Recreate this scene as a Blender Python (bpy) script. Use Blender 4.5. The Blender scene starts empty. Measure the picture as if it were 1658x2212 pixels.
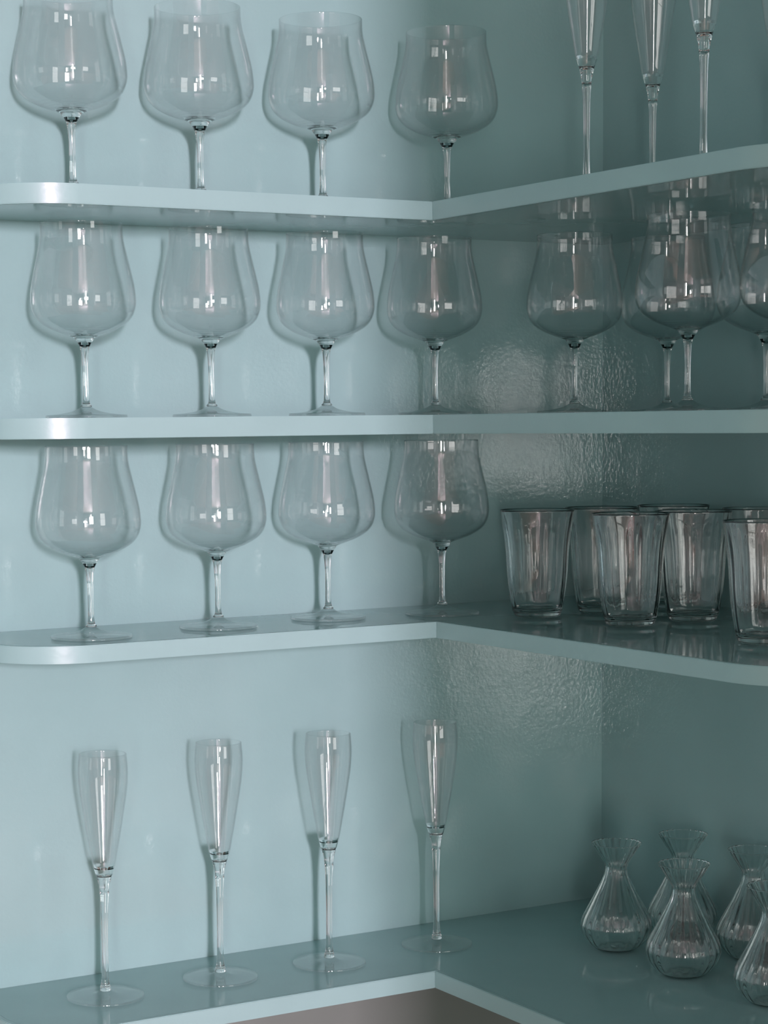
import bpy, bmesh, math, random
from mathutils import Matrix, Vector

scene = bpy.context.scene
rnd = random.Random(7)

# ------------------------------------------------------------------ camera
cam_data = bpy.data.cameras.new('camera')
cam = bpy.data.objects.new('camera', cam_data)
scene.collection.objects.link(cam)
CAM = Vector((-1.6146993, -2.1639653, 0.0))
R = Vector((0.8583545, -0.512943, -0.0108197))
U = Vector((0.0741918, 0.1032297, 0.9918867))
F = Vector((0.5076644, 0.8521931, -0.1266638))
cam.matrix_world = Matrix(((R.x, U.x, -F.x, CAM.x), (R.y, U.y, -F.y, CAM.y), (R.z, U.z, -F.z, CAM.z), (0, 0, 0, 1)))
cam_data.sensor_fit = 'AUTO'
cam_data.sensor_width = 36.0
cam_data.lens = 4549.805 / 2212 * 36.0
cam_data.shift_y = (1493.0066 - 1106) / 2212
cam_data.clip_start = 0.05
scene.camera = cam

# ------------------------------------------------------------------ render / world / light
scene.view_settings.view_transform = 'Standard'
scene.view_settings.look = 'None'
scene.view_settings.gamma = 1.0
scene.view_settings.use_curve_mapping = False
scene.view_settings.exposure = 0.0
cy = scene.cycles
cy.use_denoising = True
cy.max_bounces = 14
cy.diffuse_bounces = 4
cy.glossy_bounces = 6
cy.transmission_bounces = 14
cy.transparent_max_bounces = 40
cy.sample_clamp_indirect = 6.0
cy.sample_clamp_direct = 0.0
cy.caustics_reflective = True
cy.caustics_refractive = True
cy.blur_glossy = 0.3

world = bpy.data.worlds.new('world')
scene.world = world
world.use_nodes = True
wb = world.node_tree.nodes['Background']
wb.inputs['Color'].default_value = (0.75, 0.85, 0.9, 1)
wb.inputs['Strength'].default_value = 0.03

KEY_POWER = 398.0
key_data = bpy.data.lights.new('window_lamp', 'AREA')
key_data.shape = 'RECTANGLE'
key_data.size = 0.22
key_data.size_y = 0.46
key_data.energy = KEY_POWER
key_data.color = (1.0, 0.73, 0.84)
key = bpy.data.objects.new('window_lamp', key_data)
scene.collection.objects.link(key)
key.location = (-2.85, -6.30, 0.45)
d = Vector((-0.45, 0.0, -0.1)) - key.location
key.rotation_euler = d.to_track_quat('-Z', 'Y').to_euler()

KEY2 = 56.0
k2d = bpy.data.lights.new('side_window_lamp', 'AREA')
k2d.shape = 'RECTANGLE'; k2d.size = 0.32; k2d.size_y = 1.8
k2d.energy = KEY2; k2d.color = (1.0, 0.93, 0.92)
k2 = bpy.data.objects.new('side_window_lamp', k2d)
scene.collection.objects.link(k2)
k2.location = (-4.25, -6.35, -0.50)
k2.rotation_euler = (Vector((-0.3, 0.0, -0.1)) - k2.location).to_track_quat('-Z', 'Y').to_euler()

WINDOW_L = 16.0   # bare window
BLIND_L = 3.8     # window behind a white blind
SIDE_L = 1.2      # window on the shaded side

# ------------------------------------------------------------------ materials
def new_mat(name):
    m = bpy.data.materials.new(name)
    m.use_nodes = True
    nt = m.node_tree
    nt.nodes.clear()
    out = nt.nodes.new('ShaderNodeOutputMaterial')
    return m, nt, out

def gloss_paint(name, col, rough=0.16, bump=0.35, scale=150.0, wear=0.06, coat=0.0, ior=1.5):
    m, nt, out = new_mat(name)
    N, L = nt.nodes, nt.links
    b = N.new('ShaderNodeBsdfPrincipled')
    b.inputs['Roughness'].default_value = rough
    b.inputs['IOR'].default_value = ior
    b.inputs['Coat Weight'].default_value = coat
    b.inputs['Coat Roughness'].default_value = 0.05
    tc = N.new('ShaderNodeTexCoord')
    n1 = N.new('ShaderNodeTexNoise'); n1.inputs['Scale'].default_value = scale; n1.inputs['Detail'].default_value = 2.0
    n2 = N.new('ShaderNodeTexNoise'); n2.inputs['Scale'].default_value = 14.0; n2.inputs['Detail'].default_value = 3.0
    n3 = N.new('ShaderNodeTexNoise'); n3.inputs['Scale'].default_value = 6.0; n3.inputs['Detail'].default_value = 4.0
    for n in (n1, n2, n3):
        L.new(tc.outputs['Object'], n.inputs['Vector'])
    add = N.new('ShaderNodeMath'); add.operation = 'MULTIPLY_ADD'
    L.new(n2.outputs['Fac'], add.inputs[0]); add.inputs[1].default_value = 2.5
    L.new(n1.outputs['Fac'], add.inputs[2])
    bp = N.new('ShaderNodeBump'); bp.inputs['Strength'].default_value = bump; bp.inputs['Distance'].default_value = 0.0006
    L.new(add.outputs[0], bp.inputs['Height'])
    L.new(bp.outputs['Normal'], b.inputs['Normal'])
    cr = N.new('ShaderNodeValToRGB')
    cr.color_ramp.elements[0].position = 0.3
    cr.color_ramp.elements[1].position = 0.7
    cr.color_ramp.elements[0].color = (col[0]*(1-wear), col[1]*(1-wear), col[2]*(1-wear), 1)
    cr.color_ramp.elements[1].color = (min(1, col[0]*(1+wear)), min(1, col[1]*(1+wear*.7)), min(1, col[2]*(1+wear*.7)), 1)
    L.new(n3.outputs['Fac'], cr.inputs['Fac'])
    L.new(cr.outputs['Color'], b.inputs['Base Color'])
    L.new(b.outputs['BSDF'], out.inputs['Surface'])
    return m

PAINT = (0.30, 0.505, 0.50)
M_wall = gloss_paint('blue green gloss wall paint', PAINT, rough=0.06, bump=0.27, scale=210, ior=1.85)
M_wallr = gloss_paint('blue green gloss paint, side wall', PAINT, rough=0.07, bump=0.27, scale=210, ior=1.62)
M_shelf = gloss_paint('blue green gloss shelf paint', PAINT, rough=0.025, bump=0.02, scale=90, ior=1.28)
M_edge = gloss_paint('blue green gloss edge paint', PAINT, rough=0.32, bump=0.3, scale=110)
M_taupe = gloss_paint('taupe paint', (0.19, 0.235, 0.215), rough=0.5, bump=0.05, scale=80)
M_white = gloss_paint('warm white plaster', (0.74, 0.76, 0.73), rough=0.7, bump=0.05, scale=60)
M_room = gloss_paint('grey beige room plaster', (0.22, 0.22, 0.21), rough=0.7, bump=0.05, scale=60)
M_floor = gloss_paint('oak brown floor', (0.25, 0.18, 0.13), rough=0.4, bump=0.05, scale=60)
M_frame = gloss_paint('white window frame paint', (0.7, 0.69, 0.67), rough=0.3, bump=0.0)

def emit(name, col, s):
    m, nt, out = new_mat(name)
    e = nt.nodes.new('ShaderNodeEmission')
    e.inputs['Color'].default_value = (*col, 1)
    e.inputs['Strength'].default_value = s
    nt.links.new(e.outputs[0], out.inputs['Surface'])
    return m
M_sky = emit('daylight in window', (0.98, 1.0, 0.98), WINDOW_L)
M_blind = emit('daylight through white blind', (1.0, 0.985, 0.96), BLIND_L)
M_door = emit('daylight in tall window', (1.0, 0.99, 0.97), 2.5)
M_near = emit('daylight in near side window', (0.97, 1.0, 0.99), 1.2)
M_side = emit('daylight in shaded window', (0.95, 1.0, 0.98), SIDE_L)

def thin_glass(name, f0=0.045, tint=(1.0, 1.0, 1.0), rough=0.0, real=0.0, power=4.5):
    m, nt, out = new_mat(name)
    N, L = nt.nodes, nt.links
    g = N.new('ShaderNodeNewGeometry')
    dot = N.new('ShaderNodeVectorMath'); dot.operation = 'DOT_PRODUCT'
    L.new(g.outputs['Incoming'], dot.inputs[0]); L.new(g.outputs['Normal'], dot.inputs[1])
    ab = N.new('ShaderNodeMath'); ab.operation = 'ABSOLUTE'; L.new(dot.outputs['Value'], ab.inputs[0])
    om = N.new('ShaderNodeMath'); om.operation = 'SUBTRACT'; om.inputs[0].default_value = 1.0; L.new(ab.outputs[0], om.inputs[1])
    pw = N.new('ShaderNodeMath'); pw.operation = 'POWER'; pw.inputs[1].default_value = power; L.new(om.outputs[0], pw.inputs[0])
    ma = N.new('ShaderNodeMath'); ma.operation = 'MULTIPLY_ADD'; ma.inputs[1].default_value = 1 - f0; ma.inputs[2].default_value = f0
    ma.use_clamp = True
    L.new(pw.outputs[0], ma.inputs[0])
    tr = N.new('ShaderNodeBsdfTransparent'); tr.inputs['Color'].default_value = (*tint, 1)
    gl = N.new('ShaderNodeBsdfGlossy'); gl.inputs['Roughness'].default_value = rough
    mx = N.new('ShaderNodeMixShader')
    L.new(ma.outputs[0], mx.inputs['Fac']); L.new(tr.outputs[0], mx.inputs[1]); L.new(gl.outputs[0], mx.inputs[2])
    if real <= 0:
        L.new(mx.outputs[0], out.inputs['Surface'])
        return m
    rg = N.new('ShaderNodeBsdfGlass'); rg.inputs['IOR'].default_value = 1.5; rg.inputs['Roughness'].default_value = 0.0
    m2 = N.new('ShaderNodeMixShader'); m2.inputs['Fac'].default_value = real
    L.new(mx.outputs[0], m2.inputs[1]); L.new(rg.outputs[0], m2.inputs[2])
    L.new(m2.outputs[0], out.inputs['Surface'])
    return m
M_thin = thin_glass('thin blown clear glass', f0=0.062)
M_foot = thin_glass('clear glass of the foot', f0=0.075, real=0.25, power=6.5)

def solid_glass(name, col=(0.99, 0.997, 0.994), ior=1.66, rough=0.0):
    m, nt, out = new_mat(name)
    g = nt.nodes.new('ShaderNodeBsdfGlass')
    g.inputs['Color'].default_value = (*col, 1)
    g.inputs['IOR'].default_value = ior
    g.inputs['Roughness'].default_value = rough
    nt.links.new(g.outputs[0], out.inputs['Surface'])
    return m
M_glass = solid_glass('solid clear glass')

# ------------------------------------------------------------------ helpers
def link_mesh(name, bm, mat, parent=None, smooth=True):
    bmesh.ops.recalc_face_normals(bm, faces=bm.faces)
    me = bpy.data.meshes.new(name)
    bm.to_mesh(me); bm.free()
    if smooth:
        for p in me.polygons:
            p.use_smooth = True
    me.materials.append(mat)
    o = bpy.data.objects.new(name, me)
    scene.collection.objects.link(o)
    if parent is not None:
        o.parent = parent
    return o

def thing(name, label, cat, loc=(0, 0, 0), group=None, rot=(0, 0, 0)):
    o = bpy.data.objects.new(name, None)
    o.empty_display_size = 0.05
    scene.collection.objects.link(o)
    o.location = loc; o.rotation_euler = rot
    tag(o, label, cat, group)
    return o

def tag(o, label, cat, group=None):
    o['label'] = label; o['category'] = cat
    if group: o['group'] = group

def box(bm, x0, x1, y0, y1, z0, z1):
    r = bmesh.ops.create_cube(bm, size=1.0)
    bmesh.ops.scale(bm, vec=(x1-x0, y1-y0, z1-z0), verts=r['verts'])
    bmesh.ops.translate(bm, vec=((x0+x1)/2, (y0+y1)/2, (z0+z1)/2), verts=r['verts'])

def structure(name, mat, *boxes):
    bm = bmesh.new()
    for b in boxes: box(bm, *b)
    o = link_mesh(name, bm, mat, smooth=False)
    o['kind'] = 'structure'
    return o

def prism(name, pts, z0, z1, mat, parent=None, bevel=0.0):
    bm = bmesh.new()
    vs = [bm.verts.new((x, y, z0)) for x, y in pts]
    f = bm.faces.new(vs)
    r = bmesh.ops.extrude_face_region(bm, geom=[f])
    bmesh.ops.translate(bm, vec=(0, 0, z1-z0), verts=[e for e in r['geom'] if isinstance(e, bmesh.types.BMVert)])
    if bevel:
        ed = [e for e in bm.edges if abs(e.verts[0].co.z - e.verts[1].co.z) < 1e-6]
        bmesh.ops.bevel(bm, geom=ed, offset=bevel, segments=2, affect='EDGES')
    o = link_mesh(name, bm, mat, parent, smooth=True)
    o.data.set_sharp_from_angle(angle=math.radians(25))
    return o

def spline(pts, n=5):
    """Catmull-Rom through (r, z) points."""
    out = []
    P = [pts[0]] + list(pts) + [pts[-1]]
    for i in range(1, len(P) - 2):
        p0, p1, p2, p3 = P[i-1], P[i], P[i+1], P[i+2]
        for k in range(n):
            t = k / n
            out.append(tuple(0.5 * ((2*p1[j]) + (-p0[j]+p2[j])*t + (2*p0[j]-5*p1[j]+4*p2[j]-p3[j])*t*t + (-p0[j]+3*p1[j]-3*p2[j]+p3[j])*t**3) for j in (0, 1)))
    out.append(pts[-1])
    return [(max(0.0, r), z) for r, z in out]

def lathe(prof, seg=72, rib=None, mod=None):
    """Closed solid of revolution; prof runs pole/edge to pole/edge as (r, z)."""
    bm = bmesh.new()
    rings = []
    for i, (r, z) in enumerate(prof):
        if r < 1e-5:
            rings.append([bm.verts.new((0, 0, z))])
        else:
            ring = []
            for k in range(seg):
                a = 2*math.pi*k/seg
                rr = r * (1 + (rib(a, r, z, i) if rib else 0))
                ring.append(bm.verts.new((rr*math.cos(a), rr*math.sin(a), z)))
            rings.append(ring)
    def bridge(A, B):
        if len(A) == 1 and len(B) == 1: return
        if len(A) == 1:
            for k in range(seg): bm.faces.new((A[0], B[k], B[(k+1) % seg]))
        elif len(B) == 1:
            for k in range(seg): bm.faces.new((A[k], B[0], A[(k+1) % seg]))
        else:
            for k in range(seg): bm.faces.new((A[k], B[k], B[(k+1) % seg], A[(k+1) % seg]))
    for i in range(len(rings)-1): bridge(rings[i], rings[i+1])
    if len(rings[0]) > 1 and len(rings[-1]) > 1: bridge(rings[-1], rings[0])
    return bm

def mm(pts): return [(r/1000, z/1000) for r, z in pts]

def shell(outer, th, inner_bottom=None):
    """outer: profile from the bottom (r~0) up to the rim. Returns closed wall profile."""
    inner = []
    n = len(outer)
    for i in range(n):
        a = outer[max(0, i-1)]; b = outer[min(n-1, i+1)]
        tx, tz = b[0]-a[0], b[1]-a[1]
        l = math.hypot(tx, tz) or 1
        nx, nz = -tz/l, tx/l
        inner.append((outer[i][0]+nx*th(i/(n-1)), outer[i][1]+nz*th(i/(n-1))))
    return inner

# ------------------------------------------------------------------ room
FLOOR, CEIL = -1.55, 1.35
BX0, BX1, BY = -5.2, 2.4, -6.6
structure('wall_back', M_wall, (BX0, 0.0, 0.0, 0.12, -0.637, CEIL))
structure('wall_lower', M_taupe, (BX0, 0.0, 0.003, 0.12, FLOOR, -0.637))
structure('wall_right', M_wallr, (0.0, 0.12, -1.0, 0.12, -0.637, CEIL))
structure('wall_right_lower', M_taupe, (0.003, 0.12, -1.0, 0.003, FLOOR, -0.637))
structure('wall_right_return', M_room, (0.12, BX1, -1.0, -0.88, FLOOR, CEIL))
structure('wall_right_far', M_room, (BX1, BX1+0.12, BY, -0.88, FLOOR, CEIL))
structure('floor', M_floor, (BX0-0.12, BX1+0.12, BY-0.12, 0.12, FLOOR-0.1, FLOOR))
structure('ceiling', M_room, (BX0-0.12, BX1+0.12, BY-0.12, 0.12, CEIL, CEIL+0.1))

def window(n, a, b, z0, z1, axis, at, inward, mat):
    """glazing and white frame in a wall opening; axis 'x' for the wall behind the camera, 'y' for the left wall."""
    def bx(bm, u0, u1, d0, d1, w0, w1):
        p, q = sorted((at + inward*d0, at + inward*d1))
        if axis == 'x': box(bm, u0, u1, p, q, w0, w1)
        else: box(bm, p, q, u0, u1, w0, w1)
    bm = bmesh.new(); bx(bm, a, b, -0.10, -0.09, z0, z1)
    w = link_mesh('window_%d' % n, bm, mat, smooth=False); w['kind'] = 'structure'
    bm = bmesh.new(); t = 0.04
    bx(bm, a, a+t, -0.09, -0.02, z0, z1); bx(bm, b-t, b, -0.09, -0.02, z0, z1)
    bx(bm, a+t, b-t, -0.09, -0.02, z0, z0+t); bx(bm, a+t, b-t, -0.09, -0.02, z1-t, z1)
    mid = (a+b)/2
    bx(bm, mid-t/2, mid+t/2, -0.09, -0.02, z0+t, z1-t)
    for q in (1, 2):
        z = z0 + (z1-z0)*q/3
        bx(bm, a+t, mid-t/2, -0.08, -0.03, z-0.012, z+0.012)
        bx(bm, mid+t/2, b-t, -0.08, -0.03, z-0.012, z+0.012)
    link_mesh('window_frame', bm, M_frame, w, smooth=False)

def wall_with_openings(name, axis, at, out, u0, u1, opens, heights):
    p, q = sorted((at, at + out*0.12))
    bs = []
    us = [u0] + [v for w in opens for v in w] + [u1]
    spans = [(us[k], us[k+1], FLOOR, CEIL) for k in range(0, len(us), 2)]
    for w, (z0, z1) in zip(opens, heights): spans += [(w[0], w[1], FLOOR, z0), (w[0], w[1], z1, CEIL)]
    for (c, d, e, f) in spans:
        bs.append((c, d, p, q, e, f) if axis == 'x' else (p, q, c, d, e, f))
    structure(name, M_room, *bs)
FRONT_Z = [(-1.45, 0.75), (-0.25, 0.9), (-0.8, 1.15)]
LEFT_Z = [(-0.5, 0.8), (-0.6, 0.9)]
FRONT = [(-4.6, -3.75), (-3.25, -2.1), (-1.75, 0.9)]
LEFT = [(-4.3, -3.7), (-1.10, -0.25)]
wall_with_openings('wall_front', 'x', BY, -1, BX0, BX1, FRONT, FRONT_Z)
wall_with_openings('wall_left', 'y', BX0, -1, BY, 0.12, LEFT, LEFT_Z)
for i, (c, d) in enumerate(FRONT): window(i+1, c, d, *FRONT_Z[i], 'x', BY, 1, (M_door, M_sky, M_blind)[i])
for i, (c, d) in enumerate(LEFT): window(i+4, c, d, *LEFT_Z[i], 'y', BX0, 1, (M_side, M_near)[i])

# added upright out of view, keeps the key light off the right-hand side
structure('light_blocker', M_white, (-1.20, -0.63, -2.35, -2.20, FLOOR, CEIL))

# ------------------------------------------------------------------ shelves
SH = [dict(z=0.23642, t=0.01942, a=0.19164, b=0.3723),
      dict(z=0.00734, t=0.02022, a=0.19491, b=0.37559),
      dict(z=-0.22072, t=0.01751, a=0.19245, b=0.37181),
      dict(z=-0.61526, t=0.01913, a=0.20058, b=0.38246)]
XL, YE, RAD, W = -0.866, -0.775, 0.085, 0.006
SHELF_LABEL = ['topmost blue-green corner shelf, seen from below, carrying the largest wine glasses and flutes',
               'second blue-green corner shelf from the top, seen edge-on, holding only wine glasses',
               'third blue-green corner shelf from the top, holding wine glasses and ribbed tumblers',
               'lowest blue-green corner shelf, holding champagne flutes and small ribbed carafes']
def arc(cx, cyy, r, a0, a1, n=40):
    return [(cx + r*math.cos(math.radians(a0+(a1-a0)*k/n)), cyy + r*math.sin(math.radians(a0+(a1-a0)*k/n))) for k in range(n+1)]
for i, s in enumerate(SH):
    a, b, z1 = s['a'], s['b'], s['z']; z0 = z1 - s['t']
    t = thing('corner_shelf', SHELF_LABEL[i], 'shelf', (0, 0, z1), 'stacked L-shaped corner shelves')
    g = 0.0006
    arcA = arc(XL+RAD, -a+RAD, RAD, 180, 270)
    arcAi = arc(XL+RAD, -a+RAD, RAD-W, 180, 270)
    arcB = arc(-b+RAD, YE+RAD, RAD, 180, 270)
    arcBi = arc(-b+RAD, YE+RAD, RAD-W, 180, 270)
    inner = [(XL+W, -g)] + arcAi + [(-b+W, -a+W)] + arcBi + [(-g, YE+W), (-g, -g)]
    prism('board', inner, z0-z1, 0.0, M_shelf, t)
    eA = [(XL, -g)] + arcA + [(-b, -a), (-b+W, -a), (-b+W, -a+W)] + arcAi[::-1] + [(XL+W, -g)]
    e = prism('edge_strip', eA, z0-z1-0.0002, 0.0002, M_edge, t, 0.0007)
    eB = [(-b, -a-0.0003)] + arcB + [(-g, YE), (-g, YE+W)] + arcBi[::-1] + [(-b+W, -a-0.0003)]
    e = prism('edge_strip', eB, z0-z1-0.0002, 0.0002, M_edge, t, 0.0007)

# ------------------------------------------------------------------ glassware prototypes (mesh data shared)
def mesh_of(bm, name, mat, smooth=True):
    bmesh.ops.recalc_face_normals(bm, faces=bm.faces)
    me = bpy.data.meshes.new(name); bm.to_mesh(me); bm.free()
    for p in me.polygons: p.use_smooth = smooth
    me.materials.append(mat)
    return me

def fused(outer, th, rj, below, zcut, ripple=None, seg=96, seat=-0.0055, gap=0.0004):
    """Blown bowl whose heavy bottom runs into the drawn neck (solid glass below radius rj); the stem carries on below zcut."""
    inner = shell(outer, th)
    inner[0] = (0, inner[0][1])
    if ripple: inner = [(r, z + ripple(r)) for r, z in inner]
    rim = [(outer[-1][0]-0.00045, outer[-1][1]+0.0004)]
    neck = [p for p in below if p[1] > zcut]
    zj = max(z for r, z in inner if r < rj) + 0.0005
    zn = neck[-1][1]; rn = neck[-1][0]
    prof = inner[::1] + rim + [p for p in outer[::-1] if p[0] > below[0][0]] + neck + [(rn*(1-gap*75), zn+gap*0.25), (rn*0.5, zn+seat*0.55), (0, zn+seat)]
    bowl = mesh_of(lathe(prof, seg), 'bowl', M_thin)
    bowl.materials.append(M_glass)
    for p in bowl.polygons:
        c = p.center
        if math.hypot(c.x, c.y) < rj and c.z < zj: p.material_index = 1
    low = [p for p in below if p[1] <= zcut]
    top = (rn*(1-gap*75), zn-gap*0.5)
    stem = mesh_of(lathe([(0, zn+seat-gap), (rn*0.5, zn+seat*0.55-gap), top] + low, 48), 'stem', M_glass)
    return bowl, stem

def wine_glass_meshes():
    outer = spline(mm([(0, 80.0), (7.5, 80.8), (13, 83.6), (22, 86.8), (31.7, 90.4), (41, 95.4), (47.4, 100.6), (51.4, 106.5), (54.0, 114.7), (54.4, 123),
                       (53.1, 136), (49.9, 151.5), (46.4, 166.8), (43.7, 179), (42.6, 188), (42.4, 199)]), 6)
    below = spline(mm([(9.6, 80.6), (7.6, 78.0), (6.2, 75.4), (5.0, 72.6), (4.3, 69.0), (3.8, 64), (3.3, 57), (3.0, 47), (2.9, 36),
                    (3.1, 25), (3.5, 18), (4.2, 14.4), (5.4, 13.0), (5.9, 12.2), (5.2, 11.4), (0, 11.2)]), 5)
    bowl, stem = fused(outer, lambda u: 0.0009 + 0.0032*max(0, 1-u/0.22)**1.4, 0.016, below, 0.0778,
                       lambda r: 0.00035*math.sin(r*1000*1.25) if 0.004 < r < 0.036 else 0)
    ft = spline(mm([(0, 11.1), (5.2, 11.2), (7.5, 10.1), (11, 8.2), (17, 6.2), (25, 4.6), (34, 3.5), (40.6, 3.1), (41.8, 2.9), (42.2, 2.5), (42.55, 0.9), (42.2, 0.45), (40.5, 0.3), (34, 0.3), (12, 0.8), (0, 1.6)]), 4)
    foot = mesh_of(lathe(ft, 72), 'foot', M_foot)
    return [('bowl', bowl), ('stem', stem), ('foot', foot)]

def flute_meshes():
    outer = spline(mm([(0, 132), (5.0, 133), (8.6, 137), (10.6, 143), (12.4, 149.5), (14.9, 164), (18.6, 185.4), (22, 207), (25.2, 229), (26.5, 246), (26.5, 257), (25.3, 271.7)]), 6)
    below = spline(mm([(8.0, 134.6), (6.9, 131), (5.6, 124.5), (4.4, 109), (3.8, 94), (3.4, 63), (3.5, 35), (4.0, 20), (5.0, 13.5),
                    (5.7, 11.6), (5.2, 10.2), (5.9, 9.2), (6.2, 8.0), (5.4, 7.2), (0, 7.0)]), 5)
    bowl, stem = fused(outer, lambda u: 0.0009 + 0.0058*max(0, 1-u/0.2)**1.6, 0.0112, below, 0.118, None, 80, 0.0, 0.00002)
    ft = spline(mm([(0, 6.9), (5.2, 7.0), (8.5, 6.0), (11.5, 4.4), (16, 3.6), (24, 3.0), (33, 2.7), (40.2, 2.7), (41.3, 2.5), (41.6, 2.2), (41.9, 0.8), (41.5, 0.4), (40, 0.3), (30, 0.3), (12, 0.7), (0, 1.2)]), 4)
    foot = mesh_of(lathe(ft, 80), 'foot', M_foot)
    return [('bowl', bowl), ('stem', stem), ('foot', foot)]

def tumbler_mesh():
    outer = mm([(0, 0.9), (14, 0.6), (21, 0.2), (23.8, 0.6), (26.6, 3.3), (29.2, 12.8), (32, 30), (34, 49), (35.2, 68), (36.8, 87), (39.6, 106), (41.9, 121)])
    outer = spline(outer, 5)
    inn = mm([(41.2, 121.0), (38.4, 106), (35.2, 87), (33.5, 68), (32.2, 49), (30.0, 30), (26.8, 14), (23.5, 9.6), (16, 7.6), (0, 7.0)])
    inn = spline(inn, 5)
    rim = [(0.04155, 0.1213)]
    no = len(outer)
    def rib(a, r, z, i):
        if r < 0.02: return 0
        u = min(1, max(0, (z-0.008)/0.02)) * min(1, max(0, (0.122-z)/0.025))
        w = math.cos(10*a + 0.25*math.sin(3*a)) + 0.55*math.cos(6*a+1.0) + 0.35*math.cos(23*a+2+8*z) + 0.15*math.cos(37*a+30*z)
        return u * w * (0.004 if i < no else 0.013)
    me = mesh_of(lathe(outer + rim + inn, 160, rib), 'tumbler', M_glass)
    me.materials.append(M_thin)
    for p in me.polygons:
        if p.center.z > 0.1209: p.material_index = 1
    return me

def carafe_mesh():
    outer = mm([(0, 1.6), (12, 1.2), (20.5, 0.3), (23.4, 0.9), (27, 3.4), (32, 8.0), (38, 16.5), (41, 25.6), (41, 31), (38.8, 38.5), (35.3, 45.5), (28.5, 58.5), (21.6, 72), (15.6, 85), (13.2, 93), (12.9, 98.5),
                (14.2, 102.5), (17.6, 108), (23.5, 117), (29.0, 126)])
    outer = spline(outer, 5)
    inner = shell(outer, lambda u: 0.0011 + 0.001*max(0, 1-u/0.2) - 0.0005*max(0, (u-0.8)/0.2))
    inner[0] = (0, inner[0][1])
    rim = [(outer[-1][0]-0.0003, outer[-1][1]+0.0002)]
    prof = outer + rim + inner[::-1]
    no = len(outer)
    def rib(a, r, z, i):
        if r < 0.012: return 0
        u = min(1, max(0, (z-0.002)/0.012))
        return u * (0.036 if i < no else 0.016) * (abs(math.cos(11*a)) - 0.5)
    me = mesh_of(lathe(prof, 220, rib), 'carafe', M_glass)
    me.materials.append(M_thin)
    for p in me.polygons:
        if p.center.z > 0.1257: p.material_index = 1
    return me

WG, FL = wine_glass_meshes(), flute_meshes()
TU, CA = tumbler_mesh(), carafe_mesh()
LIFT = 0.0004

def place(kind, parts, label, cat, group, x, y, z, sxy=1.0, sz=1.0, lean=0.0):
    """lean: degrees to the right as seen from the camera (hand-blown stems are not quite plumb)."""
    rot = Matrix.Rotation(math.radians(lean), 3, Vector((0.512, 0.859, 0.0))) @ Matrix.Rotation(rnd.uniform(0, 6.28), 3, 'Z')
    t = thing(kind, label, cat, (x, y, z + LIFT + 0.042*math.sin(math.radians(abs(lean)))), group, rot.to_euler())
    t.scale = (sxy, sxy, sz)
    for nm, me in parts:
        o = bpy.data.objects.new(nm, me)
        scene.collection.objects.link(o)
        o.parent = t
    return t

# top shelf, largest wine glasses
ztop = SH[0]['z']
for x, y, lab in [(-0.7412, -0.078, 'large wine glass at the left end of the top shelf, rim cut off'),
                  (-0.5940, -0.078, 'large wine glass on the top shelf, second from the left, rim cut off slightly'),
                  (-0.4440, -0.078, 'large wine glass on the top shelf, third from the left, whole rim just in view'),
                  (-0.2802, -0.078, 'large wine glass on the top shelf, standing behind the inner corner of the edge')]:
    place('wine_glass', WG, lab, 'wine glass', 'large wine glasses on the top shelf', x, y, ztop, 1.08, 1.02)
# second shelf
z2 = SH[1]['z']
for x, y, lab in [(-0.7429, -0.100, 'wine glass at the left end of the second shelf from the top'),
                  (-0.5972, -0.100, 'wine glass on the second shelf from the top, second from the left end'),
                  (-0.4551, -0.100, 'wine glass on the second shelf from the top, third from the left end'),
                  (-0.3124, -0.100, 'wine glass on the second shelf standing above the inner corner, fourth from the left end'),
                  (-0.1885, -0.200, 'wine glass on the second shelf overlapping the vertical line where the walls meet'),
                  (-0.0660, -0.2133, 'wine glass on the second shelf half hidden behind a nearer glass, beside the dark wall'),
                  (-0.2210, -0.442, 'wine glass on the second shelf standing in front of two others before the dark wall'),
                  (-0.0660, -0.385, 'wine glass on the second shelf by the dark wall, mostly behind the rightmost glass'),
                  (-0.1957, -0.5757, 'rightmost wine glass on the second shelf, cut off by the right picture edge')]:
    place('wine_glass', WG, lab, 'wine glass', 'wine glasses on the second shelf', x, y, z2)
# third shelf, wine glasses
z3 = SH[2]['z']
for x, y, lab in [(-0.7536, -0.122, 'wine glass at the rounded left end of the third shelf from the top'),
                  (-0.5967, -0.1038, 'wine glass on the third shelf, second from the left end'),
                  (-0.4496, -0.0868, 'wine glass on the third shelf, third from the left end'),
                  (-0.3159, -0.1172, 'wine glass on the third shelf beside the ribbed tumblers, at the inner corner')]:
    place('wine_glass', WG, lab, 'wine glass', 'wine glasses on the third shelf', x, y, z3)
# lowest shelf, flutes
z4 = SH[3]['z']
for x, y, l, lab in [(-0.7394, -0.0984, 0.9, 'champagne flute at the left end of the lowest shelf'),
                  (-0.5996, -0.0961, 0.7, 'champagne flute on the lowest shelf, second from the left end'),
                  (-0.4657, -0.1062, 0.5, 'champagne flute on the lowest shelf, third from the left end'),
                  (-0.3157, -0.0992, 0.0, 'champagne flute on the lowest shelf standing at the inner corner')]:
    place('champagne_flute', FL, lab, 'champagne flute', 'champagne flutes on the lowest shelf', x, y, z4, 1.0, 0.98, l)
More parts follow.
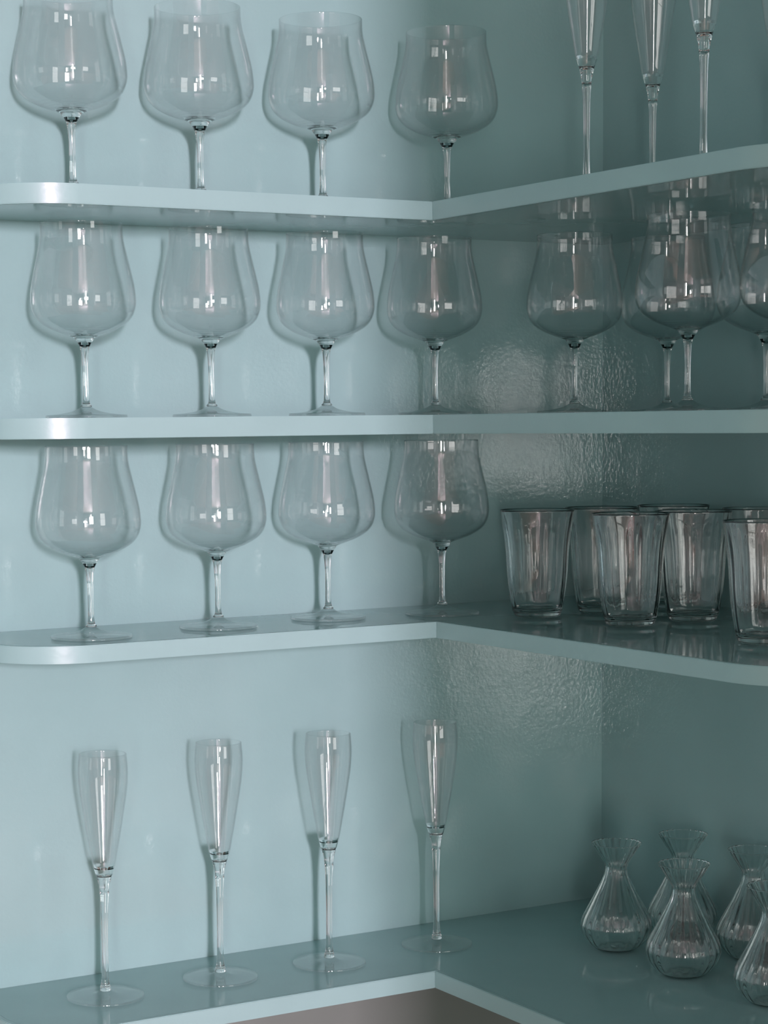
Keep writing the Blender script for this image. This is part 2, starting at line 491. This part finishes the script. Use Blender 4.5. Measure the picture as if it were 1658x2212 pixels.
# top shelf, flutes
for x, y, lab in [(-0.2482, -0.3035, 'champagne flute on the top shelf overlapping the line where the walls meet'),
                  (-0.1101, -0.2400, 'champagne flute on the top shelf before the dark wall, second from the corner line'),
                  (-0.2635, -0.5161, 'champagne flute on the top shelf, its bowl bottom highest of the row'),
                  (-0.0865, -0.4257, 'champagne flute on the top shelf, only its edge showing at the right picture edge')]:
    place('champagne_flute', FL, lab, 'champagne flute', 'champagne flutes on the top shelf', x, y, ztop, 1.0, 0.98)
# tumblers
for x, y, lab in [(-0.2491, -0.2123, 'leftmost ribbed glass tumbler on the third shelf, next to the wine glass'),
                  (-0.1605, -0.2145, 'ribbed glass tumbler behind and between the two leftmost tumblers on the third shelf'),
                  (-0.2296, -0.3582, 'ribbed glass tumbler at the front of the cluster, just right of the leftmost tumbler'),
                  (-0.1420, -0.3561, 'ribbed glass tumbler standing between the front tumbler and the right edge one'),
                  (-0.2337, -0.5798, 'nearest ribbed glass tumbler, cut by the right picture edge'),
                  (-0.0640, -0.2240, 'ribbed glass tumbler at the back by the dark wall, only its rim showing'),
                  (-0.0470, -0.3560, 'ribbed glass tumbler behind the one at the right picture edge, beside dark wall')]:
    t = bpy.data.objects.new('tumbler', TU)
    scene.collection.objects.link(t)
    t.location = (x, y, z3 + LIFT); t.rotation_euler = (0, 0, rnd.uniform(0, 6.28))
    tag(t, lab, 'tumbler', 'ribbed tumblers on the third shelf')
# carafes
for x, y, lab in [(-0.1495, -0.2295, 'leftmost small ribbed glass carafe on the lowest shelf'),
                  (-0.0527, -0.2318, 'small ribbed glass carafe at the back, its flared neck rising behind another carafe'),
                  (-0.1577, -0.3637, 'small ribbed glass carafe in front, wholly in view, with another directly behind it'),
                  (-0.0440, -0.3480, 'small ribbed glass carafe by the dark wall, partly behind the rightmost one'),
                  (-0.1513, -0.5054, 'nearest small ribbed carafe, lowest in the picture, cut by the right edge')]:
    t = bpy.data.objects.new('carafe', CA)
    scene.collection.objects.link(t)
    t.location = (x, y, z4 + LIFT); t.rotation_euler = (0, 0, rnd.uniform(0, 6.28))
    tag(t, lab, 'carafe', 'ribbed carafes on the lowest shelf')
